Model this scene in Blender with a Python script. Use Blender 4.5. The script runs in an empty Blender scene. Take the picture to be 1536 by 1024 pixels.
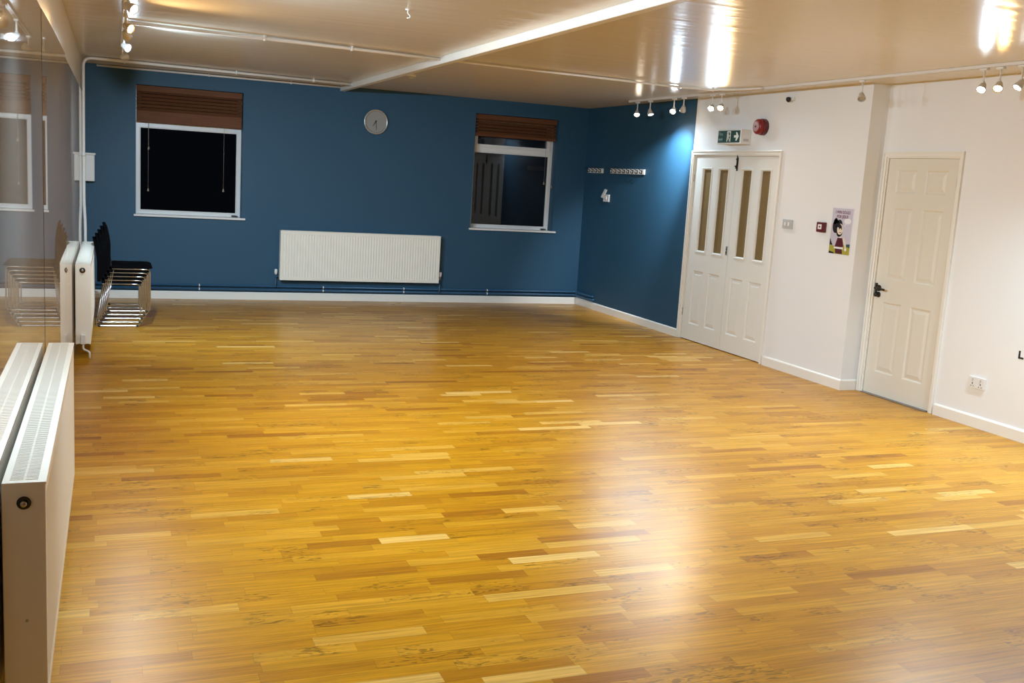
import bpy, bmesh, math, random
from mathutils import Vector, Matrix
random.seed(7)
C = bpy.context.scene
COL = C.collection
PI = math.pi

# ------------------------------------------------------------------ room dimensions (metres)
XL = -0.300          # left wall
XM = -0.287          # mirror face
W = 5.8514           # right wall, far stretch
W2 = 6.0252          # right wall, near stretch (behind the step)
YR = 6.980           # where the right wall steps back
D = 12.4356          # back wall
H = 2.591            # ceiling
Y0 = -3.0            # wall behind the viewer
BH = 0.0907          # baseboard height

# ------------------------------------------------------------------ materials
MATS = {}
def nodes_of(name):
    m = bpy.data.materials.new(name); m.use_nodes = True
    nt = m.node_tree
    return m, nt, nt.nodes, nt.links, nt.nodes['Principled BSDF']

def simple(name, col, rough=.5, metal=0., coat=0., spec=.5, var=.0, scale=6., bump=0., bscale=60., emis=None, estr=0.):
    if name in MATS: return MATS[name]
    m, nt, N, L, p = nodes_of(name)
    p.inputs['Roughness'].default_value = rough
    p.inputs['Metallic'].default_value = metal
    p.inputs['Coat Weight'].default_value = coat
    p.inputs['Specular IOR Level'].default_value = spec
    p.inputs['Base Color'].default_value = (*col, 1)
    tc = N.new('ShaderNodeTexCoord')
    if var > 0:
        nz = N.new('ShaderNodeTexNoise'); nz.inputs['Scale'].default_value = scale; nz.inputs['Detail'].default_value = 4
        L.new(tc.outputs['Object'], nz.inputs['Vector'])
        mx = N.new('ShaderNodeMix'); mx.data_type = 'RGBA'
        mx.inputs[6].default_value = (*[c*(1-var) for c in col], 1)
        mx.inputs[7].default_value = (*[min(1, c*(1+var)) for c in col], 1)
        L.new(nz.outputs['Fac'], mx.inputs[0]); L.new(mx.outputs[2], p.inputs['Base Color'])
    if bump > 0:
        nb = N.new('ShaderNodeTexNoise'); nb.inputs['Scale'].default_value = bscale; nb.inputs['Detail'].default_value = 3
        L.new(tc.outputs['Object'], nb.inputs['Vector'])
        b = N.new('ShaderNodeBump'); b.inputs['Strength'].default_value = bump; b.inputs['Distance'].default_value = .002
        L.new(nb.outputs['Fac'], b.inputs['Height']); L.new(b.outputs['Normal'], p.inputs['Normal'])
    if emis:
        p.inputs['Emission Color'].default_value = (*emis, 1); p.inputs['Emission Strength'].default_value = estr
    MATS[name] = m
    return m

def math_node(N, op, a=None, b=None):
    n = N.new('ShaderNodeMath'); n.operation = op
    if isinstance(a, (int, float)): n.inputs[0].default_value = a
    if isinstance(b, (int, float)): n.inputs[1].default_value = b
    return n

def make_floor():
    m, nt, N, L, p = nodes_of('oak_strip_floor')
    def M(op, a, b=None):
        n = N.new('ShaderNodeMath'); n.operation = op
        for i, v in enumerate((a, b)):
            if v is None: continue
            if isinstance(v, (int, float)): n.inputs[i].default_value = v
            else: L.new(v, n.inputs[i])
        return n.outputs[0]
    def WN(dim, **kw):
        n = N.new('ShaderNodeTexWhiteNoise'); n.noise_dimensions = dim
        for k, v in kw.items(): L.new(v, n.inputs[k])
        return n
    tc = N.new('ShaderNodeTexCoord'); sep = N.new('ShaderNodeSeparateXYZ'); L.new(tc.outputs['Object'], sep.inputs[0])
    x, y = sep.outputs[0], sep.outputs[1]
    RW = .0700
    v = M('DIVIDE', y, RW); row = M('FLOOR', v); fv = M('FRACT', v)
    r1 = WN('1D', W=row)
    s1 = N.new('ShaderNodeSeparateColor'); L.new(r1.outputs['Color'], s1.inputs[0])
    ln = M('ADD', M('MULTIPLY', s1.outputs[0], .30), .30)
    u = M('DIVIDE', M('ADD', x, M('MULTIPLY', s1.outputs[1], 9.)), ln)
    colid = M('FLOOR', u); fu = M('FRACT', u)
    # merge some neighbours by jittering the joint
    cmb = N.new('ShaderNodeCombineXYZ'); L.new(row, cmb.inputs[0]); L.new(colid, cmb.inputs[1])
    r2 = WN('3D', Vector=cmb.outputs[0])
    s2 = N.new('ShaderNodeSeparateColor'); L.new(r2.outputs['Color'], s2.inputs[0])
    ra, rb, rc = s2.outputs
    ramp = N.new('ShaderNodeValToRGB'); e = ramp.color_ramp.elements
    stops = [(0, (.35, .128, .004)), (.05, (.45, .184, .005)), (.30, (.515, .225, .006)), (.66, (.545, .246, .008)), (.88, (.58, .276, .017)), (.955, (.65, .35, .05)), (1, (.74, .45, .12))]
    while len(e) < len(stops): e.new(.5)
    for el, (pos, c) in zip(e, stops): el.position = pos; el.color = (*c, 1)
    L.new(ra, ramp.inputs[0])
    # straight grain
    off = M('MULTIPLY', rb, 37.)
    g = N.new('ShaderNodeCombineXYZ')
    L.new(M('ADD', M('MULTIPLY', x, 3.2), off), g.inputs[0]); L.new(M('ADD', M('MULTIPLY', y, 85.), off), g.inputs[1]); L.new(off, g.inputs[2])
    gn = N.new('ShaderNodeTexNoise'); gn.inputs['Scale'].default_value = 1.; gn.inputs['Detail'].default_value = 5; gn.inputs['Roughness'].default_value = .6
    L.new(g.outputs[0], gn.inputs['Vector'])
    gr = N.new('ShaderNodeMapRange'); gr.inputs[1].default_value = .3; gr.inputs[2].default_value = .7; gr.inputs[3].default_value = .70; gr.inputs[4].default_value = 1.22
    L.new(gn.outputs['Fac'], gr.inputs[0])
    # cathedral / burr figure on some strips
    c2 = N.new('ShaderNodeCombineXYZ')
    L.new(M('ADD', M('MULTIPLY', x, 9.), off), c2.inputs[0]); L.new(M('ADD', M('MULTIPLY', y, 34.), off), c2.inputs[1]); L.new(off, c2.inputs[2])
    wv = N.new('ShaderNodeTexNoise'); wv.inputs['Scale'].default_value = 1.5; wv.inputs['Detail'].default_value = 2.; wv.inputs['Distortion'].default_value = 1.6
    L.new(c2.outputs[0], wv.inputs['Vector'])
    wr = N.new('ShaderNodeMapRange'); wr.inputs[1].default_value = .53; wr.inputs[2].default_value = .62; wr.inputs[3].default_value = 1.; wr.inputs[4].default_value = .50
    L.new(wv.outputs['Fac'], wr.inputs[0])
    sel = M('GREATER_THAN', rc, .66)
    # figure fades along the strip
    pn = N.new('ShaderNodeTexNoise'); pn.inputs['Scale'].default_value = 3.5; L.new(tc.outputs['Object'], pn.inputs['Vector'])
    pm = N.new('ShaderNodeMapRange'); pm.inputs[1].default_value = .46; pm.inputs[2].default_value = .56; L.new(pn.outputs['Fac'], pm.inputs[0])
    sel = M('MULTIPLY', sel, pm.outputs[0])
    fig = M('ADD', M('MULTIPLY', wr.outputs[0], sel), M('SUBTRACT', 1., sel))
    # joints
    def edge(f, w, s):
        d = M('MINIMUM', f, M('SUBTRACT', 1., f)); d = M('MULTIPLY', d, s) if not isinstance(s, (int, float)) else M('MULTIPLY', d, s)
        n = N.new('ShaderNodeMapRange'); n.inputs[1].default_value = 0; n.inputs[2].default_value = w; n.inputs[3].default_value = .72; n.inputs[4].default_value = 1.
        L.new(d, n.inputs[0]); return n.outputs[0]
    er = edge(fv, .0016, RW); ec = edge(fu, .0018, ln)
    # every third row: the tongue-and-groove board joint
    b3 = M('FRACT', M('DIVIDE', v, 3.)); e3 = edge(b3, .0022, RW*3)
    tot = M('MULTIPLY', M('MULTIPLY', gr.outputs[0], fig), M('MULTIPLY', M('MULTIPLY', er, ec), e3))
    mul = N.new('ShaderNodeVectorMath'); mul.operation = 'SCALE'
    L.new(ramp.outputs[0], mul.inputs[0]); L.new(tot, mul.inputs['Scale'])
    L.new(mul.outputs[0], p.inputs['Base Color'])
    # lacquer: soft gloss with slow scuffing
    rn = N.new('ShaderNodeTexNoise'); rn.inputs['Scale'].default_value = 2.; rn.inputs['Detail'].default_value = 4; L.new(tc.outputs['Object'], rn.inputs['Vector'])
    rr = N.new('ShaderNodeMapRange'); rr.inputs[3].default_value = .24; rr.inputs[4].default_value = .36; L.new(rn.outputs['Fac'], rr.inputs[0])
    L.new(rr.outputs[0], p.inputs['Roughness'])
    bh = M('ADD', M('MULTIPLY', tot, .5), M('MULTIPLY', ra, .6))
    b = N.new('ShaderNodeBump'); b.inputs['Strength'].default_value = .22; b.inputs['Distance'].default_value = .0012
    L.new(bh, b.inputs['Height']); L.new(b.outputs['Normal'], p.inputs['Normal'])
    p.inputs['Specular IOR Level'].default_value = .22
    return m

def make_ceiling():
    m, nt, N, L, p = nodes_of('gloss_ceiling_paint')
    p.inputs['Base Color'].default_value = (.76, .70, .585, 1)
    p.inputs['Roughness'].default_value = .25
    p.inputs['Specular IOR Level'].default_value = .42
    tc = N.new('ShaderNodeTexCoord')
    mp = N.new('ShaderNodeMapping'); mp.inputs['Scale'].default_value = (.5, 7., 1.); L.new(tc.outputs['Object'], mp.inputs[0])
    nz = N.new('ShaderNodeTexNoise'); nz.inputs['Scale'].default_value = 1.; nz.inputs['Detail'].default_value = 3.; L.new(mp.outputs[0], nz.inputs['Vector'])
    b = N.new('ShaderNodeBump'); b.inputs['Strength'].default_value = .55; b.inputs['Distance'].default_value = .010
    L.new(nz.outputs['Fac'], b.inputs['Height']); L.new(b.outputs['Normal'], p.inputs['Normal'])
    return m

def make_wood(name, dark, light, rough=.62):
    m, nt, N, L, p = nodes_of(name)
    tc = N.new('ShaderNodeTexCoord')
    mp = N.new('ShaderNodeMapping'); mp.inputs['Scale'].default_value = (3., 60., 60.); L.new(tc.outputs['Object'], mp.inputs[0])
    nz = N.new('ShaderNodeTexNoise'); nz.inputs['Scale'].default_value = 1.; nz.inputs['Detail'].default_value = 4.; L.new(mp.outputs[0], nz.inputs['Vector'])
    mx = N.new('ShaderNodeMix'); mx.data_type = 'RGBA'; mx.inputs[6].default_value = (*dark, 1); mx.inputs[7].default_value = (*light, 1)
    L.new(nz.outputs['Fac'], mx.inputs[0]); L.new(mx.outputs[2], p.inputs['Base Color'])
    p.inputs['Roughness'].default_value = rough; p.inputs['Specular IOR Level'].default_value = .2
    return m

def make_mirror():
    # old wall mirror: silvering under a film of dust and cleaning smears
    m, nt, N, L, p = nodes_of('dusty_mirror')
    p.inputs['Base Color'].default_value = (.86, .87, .86, 1); p.inputs['Metallic'].default_value = 1.; p.inputs['Roughness'].default_value = .015
    d = N.new('ShaderNodeBsdfDiffuse'); d.inputs['Color'].default_value = (.62, .52, .42, 1)
    mx = N.new('ShaderNodeMixShader')
    tc = N.new('ShaderNodeTexCoord'); nz = N.new('ShaderNodeTexNoise'); nz.inputs['Scale'].default_value = 1.2; nz.inputs['Detail'].default_value = 3
    L.new(tc.outputs['Object'], nz.inputs['Vector'])
    mr = N.new('ShaderNodeMapRange'); mr.inputs[1].default_value = .3; mr.inputs[2].default_value = .7; mr.inputs[3].default_value = .24; mr.inputs[4].default_value = .31
    L.new(nz.outputs['Fac'], mr.inputs[0]); L.new(mr.outputs[0], mx.inputs[0])
    L.new(p.outputs[0], mx.inputs[1]); L.new(d.outputs[0], mx.inputs[2])
    L.new(mx.outputs[0], N['Material Output'].inputs['Surface'])
    return m

def make_glass():
    m, nt, N, L, p = nodes_of('window_glass')
    p.inputs['Base Color'].default_value = (.9, .95, 1, 1); p.inputs['Transmission Weight'].default_value = 1.
    p.inputs['IOR'].default_value = 1.34; p.inputs['Roughness'].default_value = .0
    return m

FLOOR = make_floor(); CEIL = make_ceiling(); MIRROR = make_mirror(); GLASS = make_glass()
WHITE = simple('white_wall_paint', (.87, .865, .85), .5, var=.02, scale=1.5, bump=.12, bscale=90)
GLOSSW = simple('gloss_white_wall_paint', (.74, .70, .64), .32, var=.02, scale=1.5)
BLUE = simple('blue_wall_paint', (.017, .076, .138), .58, var=.05, scale=1.2, bump=.10, bscale=90)
BLUEP = simple('blue_pipe_paint', (.026, .098, .19), .30)
DARKW = simple('unlit_tone_wall_paint', (.035, .035, .038), .8)  # dark colour stands in for the unlit room end behind the viewer
TRIM = simple('white_gloss_trim', (.88, .845, .765), .28, var=.02, scale=5)
DOORM = simple('cream_door_paint', (.78, .73, .62), .38, var=.015, scale=3)
DOORW = simple('offwhite_door_paint', (.83, .81, .745), .36, var=.015, scale=3)
UPVC = simple('white_window_plastic', (.80, .79, .76), .30)
RADM = simple('white_radiator_enamel', (.92, .875, .765), .32)
RADD = simple('radiator_inner_grey_metal', (.33, .35, .36), .5)  # plain mid-grey metal of the convector fins
PIPEW = simple('white_pipe_paint', (.80, .78, .74), .30)
CHROME = simple('polished_chrome', (.52, .515, .51), .12, metal=1.)
STEEL = simple('brushed_steel', (.50, .49, .47), .30, metal=1.)
DARKM = simple('dark_bronze_metal', (.045, .038, .033), .35, metal=.8)
BLACKF = simple('black_upholstery', (.0015, .0015, .002), .85, spec=.06)
BLACKP = simple('black_plastic', (.010, .010, .011), .45)
PLAST = simple('white_plastic', (.80, .79, .76), .35)
GREYP = simple('light_grey_plastic', (.52, .52, .51), .4)
CLOCKF = simple('clock_face_grey', (.30, .295, .275), .5)
CLOCKR = simple('clock_rim_silver', (.50, .50, .48), .25, metal=.6)
RED = simple('red_alarm_plastic', (.24, .012, .016), .32)
DKRED = simple('dark_red_plastic', (.115, .008, .012), .4)
GREEN = simple('exit_sign_green', (.004, .055, .036), .4)
SIGNW = simple('exit_sign_white', (.80, .84, .80), .4)
SIGNT = simple('exit_sign_text_tint', (.20, .33, .28), .4)
BROWNG = simple('obscure_brown_glass', (.215, .145, .058), .5, spec=.25, var=.10, scale=9, bump=.2, bscale=70)
BLIND = make_wood('stained_wood_blind', (.085, .030, .012), (.21, .082, .034))
CORD = simple('blind_cord', (.30, .27, .22), .7)
BLACKT = simple('black_lettering', (.008, .008, .008), .6)
PAPER = simple('poster_paper_lilac', (.60, .57, .66), .45, var=.05, scale=9)
MAG = simple('poster_magenta_print', (.17, .008, .06), .5)
PBLK = simple('poster_black_print', (.008, .007, .010), .5)
PSKIN = simple('poster_skin_print', (.82, .70, .56), .5)
PMAR = simple('poster_maroon_print', (.085, .006, .018), .5)
PYEL = simple('poster_yellowgreen_print', (.42, .38, .035), .5)
PTEAL = simple('poster_teal_print', (.03, .09, .10), .5)
PWHT = simple('poster_white_print', (.84, .82, .84), .5)
GRIME = simple('grey_threshold_metal', (.30, .28, .26), .4, metal=.6)
COOL = simple('lit_lamp_cool', (.9, .95, 1), .3, emis=(.86, .93, 1.0), estr=60)
WARM = simple('lit_lamp_warm', (1, .9, .7), .3, emis=(1.0, .58, .20), estr=60)
NEUT = simple('lit_lamp_neutral', (1, .95, .85), .3, emis=(1.0, .86, .66), estr=60)
LENSOFF = simple('unlit_lamp_glass', (.45, .43, .40), .15, metal=.4)

# ------------------------------------------------------------------ mesh helpers
def box(bm, x0, x1, y0, y1, z0, z1, mi=0):
    vs = [bm.verts.new((x, y, z)) for x in (x0, x1) for y in (y0, y1) for z in (z0, z1)]
    for f in ((0,1,3,2), (4,6,7,5), (0,4,5,1), (2,3,7,6), (0,2,6,4), (1,5,7,3)):
        bm.faces.new([vs[i] for i in f]).material_index = mi

def frame_of(d):
    d = Vector(d).normalized()
    a = Vector((0, 0, 1)) if abs(d.z) < .9 else Vector((1, 0, 0))
    u = d.cross(a).normalized(); return d, u, d.cross(u).normalized()

def lathe(bm, org, axis, prof, seg=20, mi=0, smooth=True):
    """prof: list of (distance along axis, radius)"""
    d, u, v = frame_of(axis); org = Vector(org); rings = []
    for t, r in prof:
        if r < 1e-6: rings.append([bm.verts.new(org + d*t)])
        else: rings.append([bm.verts.new(org + d*t + (u*math.cos(2*PI*i/seg) + v*math.sin(2*PI*i/seg))*r) for i in range(seg)])
    for a, b in zip(rings, rings[1:]):
        for i in range(seg):
            j = (i+1) % seg
            if len(a) == 1 and len(b) == 1: continue
            f = [a[0], b[i], b[j]] if len(a) == 1 else ([a[i], b[0], a[j]] if len(b) == 1 else [a[i], b[i], b[j], a[j]])
            fc = bm.faces.new(f); fc.material_index = mi; fc.smooth = smooth
    for r, fl in ((rings[0], True), (rings[-1], False)):
        if len(r) > 1: bm.faces.new(r[::-1] if fl else r).material_index = mi

def cyl(bm, a, b, r, seg=14, mi=0):
    a = Vector(a); b = Vector(b); lathe(bm, a, b-a, [(0, r), ((b-a).length, r)], seg, mi)

def tube(bm, pts, r, seg=10, bend=.0, n=5, mi=0):
    """round tube through points; corners rounded by radius bend"""
    P = [Vector(p) for p in pts]; out = [P[0]]
    for i in range(1, len(P)-1):
        a = (P[i-1]-P[i]); b = (P[i+1]-P[i])
        k = min(bend, a.length*.49, b.length*.49)
        if k <= 0: out.append(P[i]); continue
        p0 = P[i] + a.normalized()*k; p2 = P[i] + b.normalized()*k
        for j in range(n+1):
            t = j/n; out.append(p0*(1-t)**2 + P[i]*2*t*(1-t) + p2*t*t)
    out.append(P[-1])
    rings = []; u = None
    for i, p in enumerate(out):
        d = ((out[min(i+1, len(out)-1)]) - (out[max(i-1, 0)])).normalized()
        if u is None: _, u, _ = frame_of(d)
        u = (u - d*u.dot(d)).normalized(); v = d.cross(u)
        rings.append([bm.verts.new(p + (u*math.cos(2*PI*k/seg) + v*math.sin(2*PI*k/seg))*r) for k in range(seg)])
    for a, b in zip(rings, rings[1:]):
        for i in range(seg):
            j = (i+1) % seg; f = bm.faces.new([a[i], a[j], b[j], b[i]]); f.smooth = True; f.material_index = mi
    bm.faces.new(rings[0][::-1]).material_index = mi; bm.faces.new(rings[-1]).material_index = mi

# plane maps: (u along wall, v up, d out of the wall into the room)
MB = lambda u, v, d: Vector((u, D - d, v))
MR = lambda u, v, d: Vector((W - d, u, v))
MR2 = lambda u, v, d: Vector((W2 - d, u, v))

def sheet(bm, M, u0, u1, v0, v1, holes, d0, d1, mi=0, mifn=None, cuts=()):
    """slab between depths d0 and d1 with rectangular holes (ua, ub, va, vb)"""
    us = sorted({u0, u1, *[h[0] for h in holes], *[h[1] for h in holes], *cuts}); us = [u for u in us if u0 <= u <= u1]
    vs = sorted({v0, v1, *[h[2] for h in holes], *[h[3] for h in holes]}); vs = [v for v in vs if v0 <= v <= v1]
    def solid(i, j):
        if i < 0 or j < 0 or i >= len(us)-1 or j >= len(vs)-1: return False
        cu = (us[i]+us[i+1])/2; cv = (vs[j]+vs[j+1])/2
        return not any(h[0] < cu < h[1] and h[2] < cv < h[3] for h in holes)
    cache = {}
    def V(i, j, d):
        k = (i, j, d)
        if k not in cache: cache[k] = bm.verts.new(M(us[i], vs[j], d))
        return cache[k]
    for i in range(len(us)-1):
        for j in range(len(vs)-1):
            if not solid(i, j): continue
            m = mifn((us[i]+us[i+1])/2) if mifn else mi
            bm.faces.new([V(i,j,d1), V(i+1,j,d1), V(i+1,j+1,d1), V(i,j+1,d1)]).material_index = m
            bm.faces.new([V(i,j,d0), V(i,j+1,d0), V(i+1,j+1,d0), V(i+1,j,d0)]).material_index = m
            for (a, b, di, dj) in (((i,j),(i+1,j),0,-1), ((i,j+1),(i+1,j+1),0,1), ((i,j),(i,j+1),-1,0), ((i+1,j),(i+1,j+1),1,0)):
                if not solid(i+di, j+dj):
                    bm.faces.new([V(*a,d0), V(*b,d0), V(*b,d1), V(*a,d1)]).material_index = m

def mbox(bm, M, u0, u1, v0, v1, d0, d1, mi=0):
    sheet(bm, M, u0, u1, v0, v1, [], d0, d1, mi)

def steps(bm, M, rect, prof, mi=0, fill=True):
    """nested rectangles: prof list of (inset, depth)"""
    u0, u1, v0, v1 = rect; prev = None
    for ins, d in prof:
        r = [bm.verts.new(M(u, v, d)) for u, v in ((u0+ins, v0+ins), (u1-ins, v0+ins), (u1-ins, v1-ins), (u0+ins, v1-ins))]
        if prev:
            for i in range(4):
                j = (i+1) % 4; bm.faces.new([prev[i], prev[j], r[j], r[i]]).material_index = mi
        prev = r
    if fill: bm.faces.new(prev).material_index = mi

def poly(bm, M, pts, d0, d1, mi=0):
    a = [bm.verts.new(M(u, v, d1)) for u, v in pts]; b = [bm.verts.new(M(u, v, d0)) for u, v in pts]
    bm.faces.new(a).material_index = mi; bm.faces.new(b[::-1]).material_index = mi
    n = len(pts)
    for i in range(n):
        j = (i+1) % n; bm.faces.new([b[i], b[j], a[j], a[i]]).material_index = mi

def ell(cu, cv, ru, rv, n=20, a0=0., rot=0.):
    o = []
    for i in range(n):
        t = a0 + 2*PI*i/n; x, y = ru*math.cos(t), rv*math.sin(t)
        o.append((cu + x*math.cos(rot) - y*math.sin(rot), cv + x*math.sin(rot) + y*math.cos(rot)))
    return o

def wloc(o):
    v = Vector((0, 0, 0))
    while o: v += o.location; o = o.parent
    return v

def obj(name, bm, mats, parent=None, bevel=0., local=False, origin=None, auto=False):
    """link bm as ONE mesh object; vertices are given in world space unless local"""
    bmesh.ops.recalc_face_normals(bm, faces=bm.faces)
    me = bpy.data.meshes.new(name)
    off = Vector(origin) if origin else Vector((0, 0, 0))
    if not local:
        base = wloc(parent) if parent else Vector((0, 0, 0))
        bmesh.ops.translate(bm, verts=bm.verts, vec=-(base + off))
    bm.to_mesh(me); bm.free()
    o = bpy.data.objects.new(name, me); COL.objects.link(o)
    o.location = off
    for m in (mats if isinstance(mats, (list, tuple)) else [mats]): me.materials.append(m)
    if parent: o.parent = parent
    if bevel > 0:
        b = o.modifiers.new('bevel', 'BEVEL'); b.width = bevel; b.segments = 2; b.limit_method = 'ANGLE'; b.angle_limit = .6
    return o

def tag(o, label, cat, group=None, kind=None):
    o['label'] = label; o['category'] = cat
    if group: o['group'] = group
    if kind: o['kind'] = kind
    return o

def thing(name, label, cat, loc, group=None, kind=None):
    o = bpy.data.objects.new(name, None); o.empty_display_size = .1; COL.objects.link(o); o.location = loc
    return tag(o, label, cat, group, kind)

def struct(name, bm, mats, label, cat, **kw):
    o = obj(name, bm, mats, **kw); tag(o, label, cat, kind='structure'); return o

def text_mesh(body, size, M, u, v, d, mat, name, parent, align='LEFT', flip=-1, depth=.0006, shear=0., sx=1., bold=.0):
    """flat lettering on a wall plane; flip = direction of reading along u"""
    cu = bpy.data.curves.new('lettering', 'FONT'); cu.body = body; cu.size = size; cu.align_x = align; cu.extrude = 0; cu.offset = bold
    cu.resolution_u = 3
    t = bpy.data.objects.new('lettering', cu); COL.objects.link(t)
    bpy.context.view_layer.update()
    me = bpy.data.meshes.new_from_object(t.evaluated_get(bpy.context.evaluated_depsgraph_get()))
    bpy.data.objects.remove(t); bpy.data.curves.remove(cu)
    bm = bmesh.new(); bm.from_mesh(me); bpy.data.meshes.remove(me)
    for q in bm.verts:
        x, y = q.co.x*sx, q.co.y
        q.co = M(u + flip*x, v + y, d)
    ext = bmesh.ops.extrude_face_region(bm, geom=bm.faces[:])
    nv = [g for g in ext['geom'] if isinstance(g, bmesh.types.BMVert)]
    o = M(0, 0, depth) - M(0, 0, 0)
    bmesh.ops.translate(bm, verts=nv, vec=o)
    return obj(name, bm, mat, parent)

B = bmesh.new

# ================================================================== SETTING
bm = B(); box(bm, XL-.2, W2+.2, Y0-.2, D+.2, -.08, 0)
struct('floor', bm, FLOOR, 'golden oak strip wood floor with boards running across the room', 'floor')
bm = B(); box(bm, XL-.2, W2+.2, Y0-.2, D+.2, H, H+.08)
struct('ceiling', bm, CEIL, 'glossy off-white painted ceiling with rippled reflections', 'ceiling')

WIN1 = (.2471, 1.4199, .9645, 2.411)
WIN2 = (4.2802, 5.4279, .963, 2.410)
bm = B(); sheet(bm, MB, XL-.2, W+.2, 0, H, [WIN1, WIN2], -.22, 0)
struct('wall_back', bm, BLUE, 'dark blue painted end wall with two windows and the clock', 'wall')
bm = B(); box(bm, XL-.2, XL, Y0, D, 0, H)
struct('wall_left', bm, GLOSSW, 'glossy cream wall above and behind the long mirrors', 'wall')
# right wall: blue far stretch, white middle stretch, step, white near stretch
D1 = (8.160, 9.705, 0, 2.005)
D2 = (6.110, 6.925, 0, 2.005)
bm = B()
sheet(bm, MR, YR, D, 0, H, [D1], -.14, 0, mifn=lambda u: 1 if u > 9.737 else 0, cuts=(9.737,))
sheet(bm, MR2, Y0, YR, 0, H, [D2], -.14, 0)
box(bm, W+.139, W2+.14, YR, YR+.14, 0, H)
o = struct('wall_right', bm, [WHITE, BLUE], 'right-hand wall, blue beside the coat hooks and white around both doors', 'wall')
bm = B(); box(bm, XL-.2, W2+.2, Y0-.2, Y0, 0, H)
struct('wall_front', bm, DARKW, 'unseen wall behind the viewer, coloured dark for the unlit end of the room', 'wall')
bm = B(); box(bm, XL-.2, XL, D, D+.2, 0, H)

def base_board(name, M, u0, u1, label):
    bm = B(); pts = [(0, 0), (.016, 0), (.016, BH-.012), (.010, BH-.004), (.006, BH), (0, BH)]
    r = []
    for u in (u0, u1): r.append([bm.verts.new(M(u, v, d)) for d, v in pts])
    n = len(pts)
    for i in range(n):
        j = (i+1) % n; bm.faces.new([r[0][i], r[0][j], r[1][j], r[1][i]])
    bm.faces.new(r[0][::-1]); bm.faces.new(r[1])
    return struct(name, bm, TRIM, label, 'baseboard')
base_board('baseboard_back', MB, XL, W-.016, 'white baseboard along the foot of the blue end wall')
base_board('baseboard_right', MR, 9.735, D, 'white baseboard under the blue stretch of wall with coat hooks')
base_board('baseboard_right.001', MR, YR-.016, 8.115, 'white baseboard between the glazed double door and the wall corner')
base_board('baseboard_right.002', MR2, Y0, 6.060, 'white baseboard under the double socket, near the right edge')
base_board('baseboard_return', lambda u, v, d: Vector((u, YR-d, v)), W, W2-.001, 'short white baseboard on the shaded return beside the cream door')

# boxed beam along the ceiling
bm = B(); box(bm, 2.5418, 2.604, Y0, D-.001, 2.531, H)
struct('trim_1', bm, TRIM, 'long narrow white boxed beam running down the ceiling', 'beam', bevel=.004)

# ------------------------------------------------------------------ windows
RD = -.15   # frame face depth in the opening
def window(name, rect, label, transoms, latch_u, left=.045):
    u0, u1, v0, v1 = rect
    t = thing(name, label, 'window', (u0, D, v0), kind='structure')
    holes = []; zs = [v0+.040] + [z for tr in transoms for z in tr] + [v1-.045]
    for a, b in zip(zs[::2], zs[1::2]): holes.append((u0+left, u1-.045, a, b))
    bm = B(); sheet(bm, MB, u0+.001, u1-.001, v0+.001, v1-.001, holes, RD-.06, RD)
    for h in holes:   # glazing bead
        sheet(bm, MB, h[0], h[1], h[2], h[3], [(h[0]+.009, h[1]-.009, h[2]+.009, h[3]-.009)], RD-.04, RD-.008)
    obj('window_frame', bm, UPVC, t, bevel=.003)
    for h in holes:
        bm = B(); mbox(bm, MB, h[0]+.002, h[1]-.002, h[2]+.002, h[3]-.002, RD-.036, RD-.030)
        obj('pane', bm, GLASS, t)
    bm = B(); mbox(bm, MB, u0-.022, u1+.042, v0-.020, v0+.004, -.0, .035); mbox(bm, MB, u0+.002, u1-.002, v0-.020, v0+.004, RD, 0)
    obj('window_sill', bm, UPVC, t, bevel=.004)
    bm = B(); mbox(bm, MB, latch_u-.035, latch_u+.02, v0+.008, v0+.024, RD, RD+.018); mbox(bm, MB, latch_u-.005, latch_u+.035, v0+.010, v0+.022, RD+.018, RD+.032)
    obj('latch', bm, BLACKP, t, bevel=.003)
    return t
window('window_1', WIN1, 'white framed window with a dark pane, beside the stacked chairs', [(1.950, 2.003)], 1.355)
w2 = window('window_2', WIN2, 'white framed window with a dark pane, beside the coat hooks', [(1.938, 2.000), ], 5.355, left=.05)
bm = B()
sheet(bm, MB, WIN2[0]+.046, WIN2[1]-.046, 1.998, WIN2[3]-.046, [(WIN2[0]+.086, WIN2[1]-.088, 2.036, WIN2[3]-.09)], RD-.04, RD+.016)
obj('vent_sash', bm, UPVC, w2, bevel=.003)
bm = B(); mbox(bm, MB, 4.80, 4.90, 2.006, 2.020, RD+.016, RD+.030); obj('latch', bm, UPVC, w2, bevel=.003)

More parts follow.
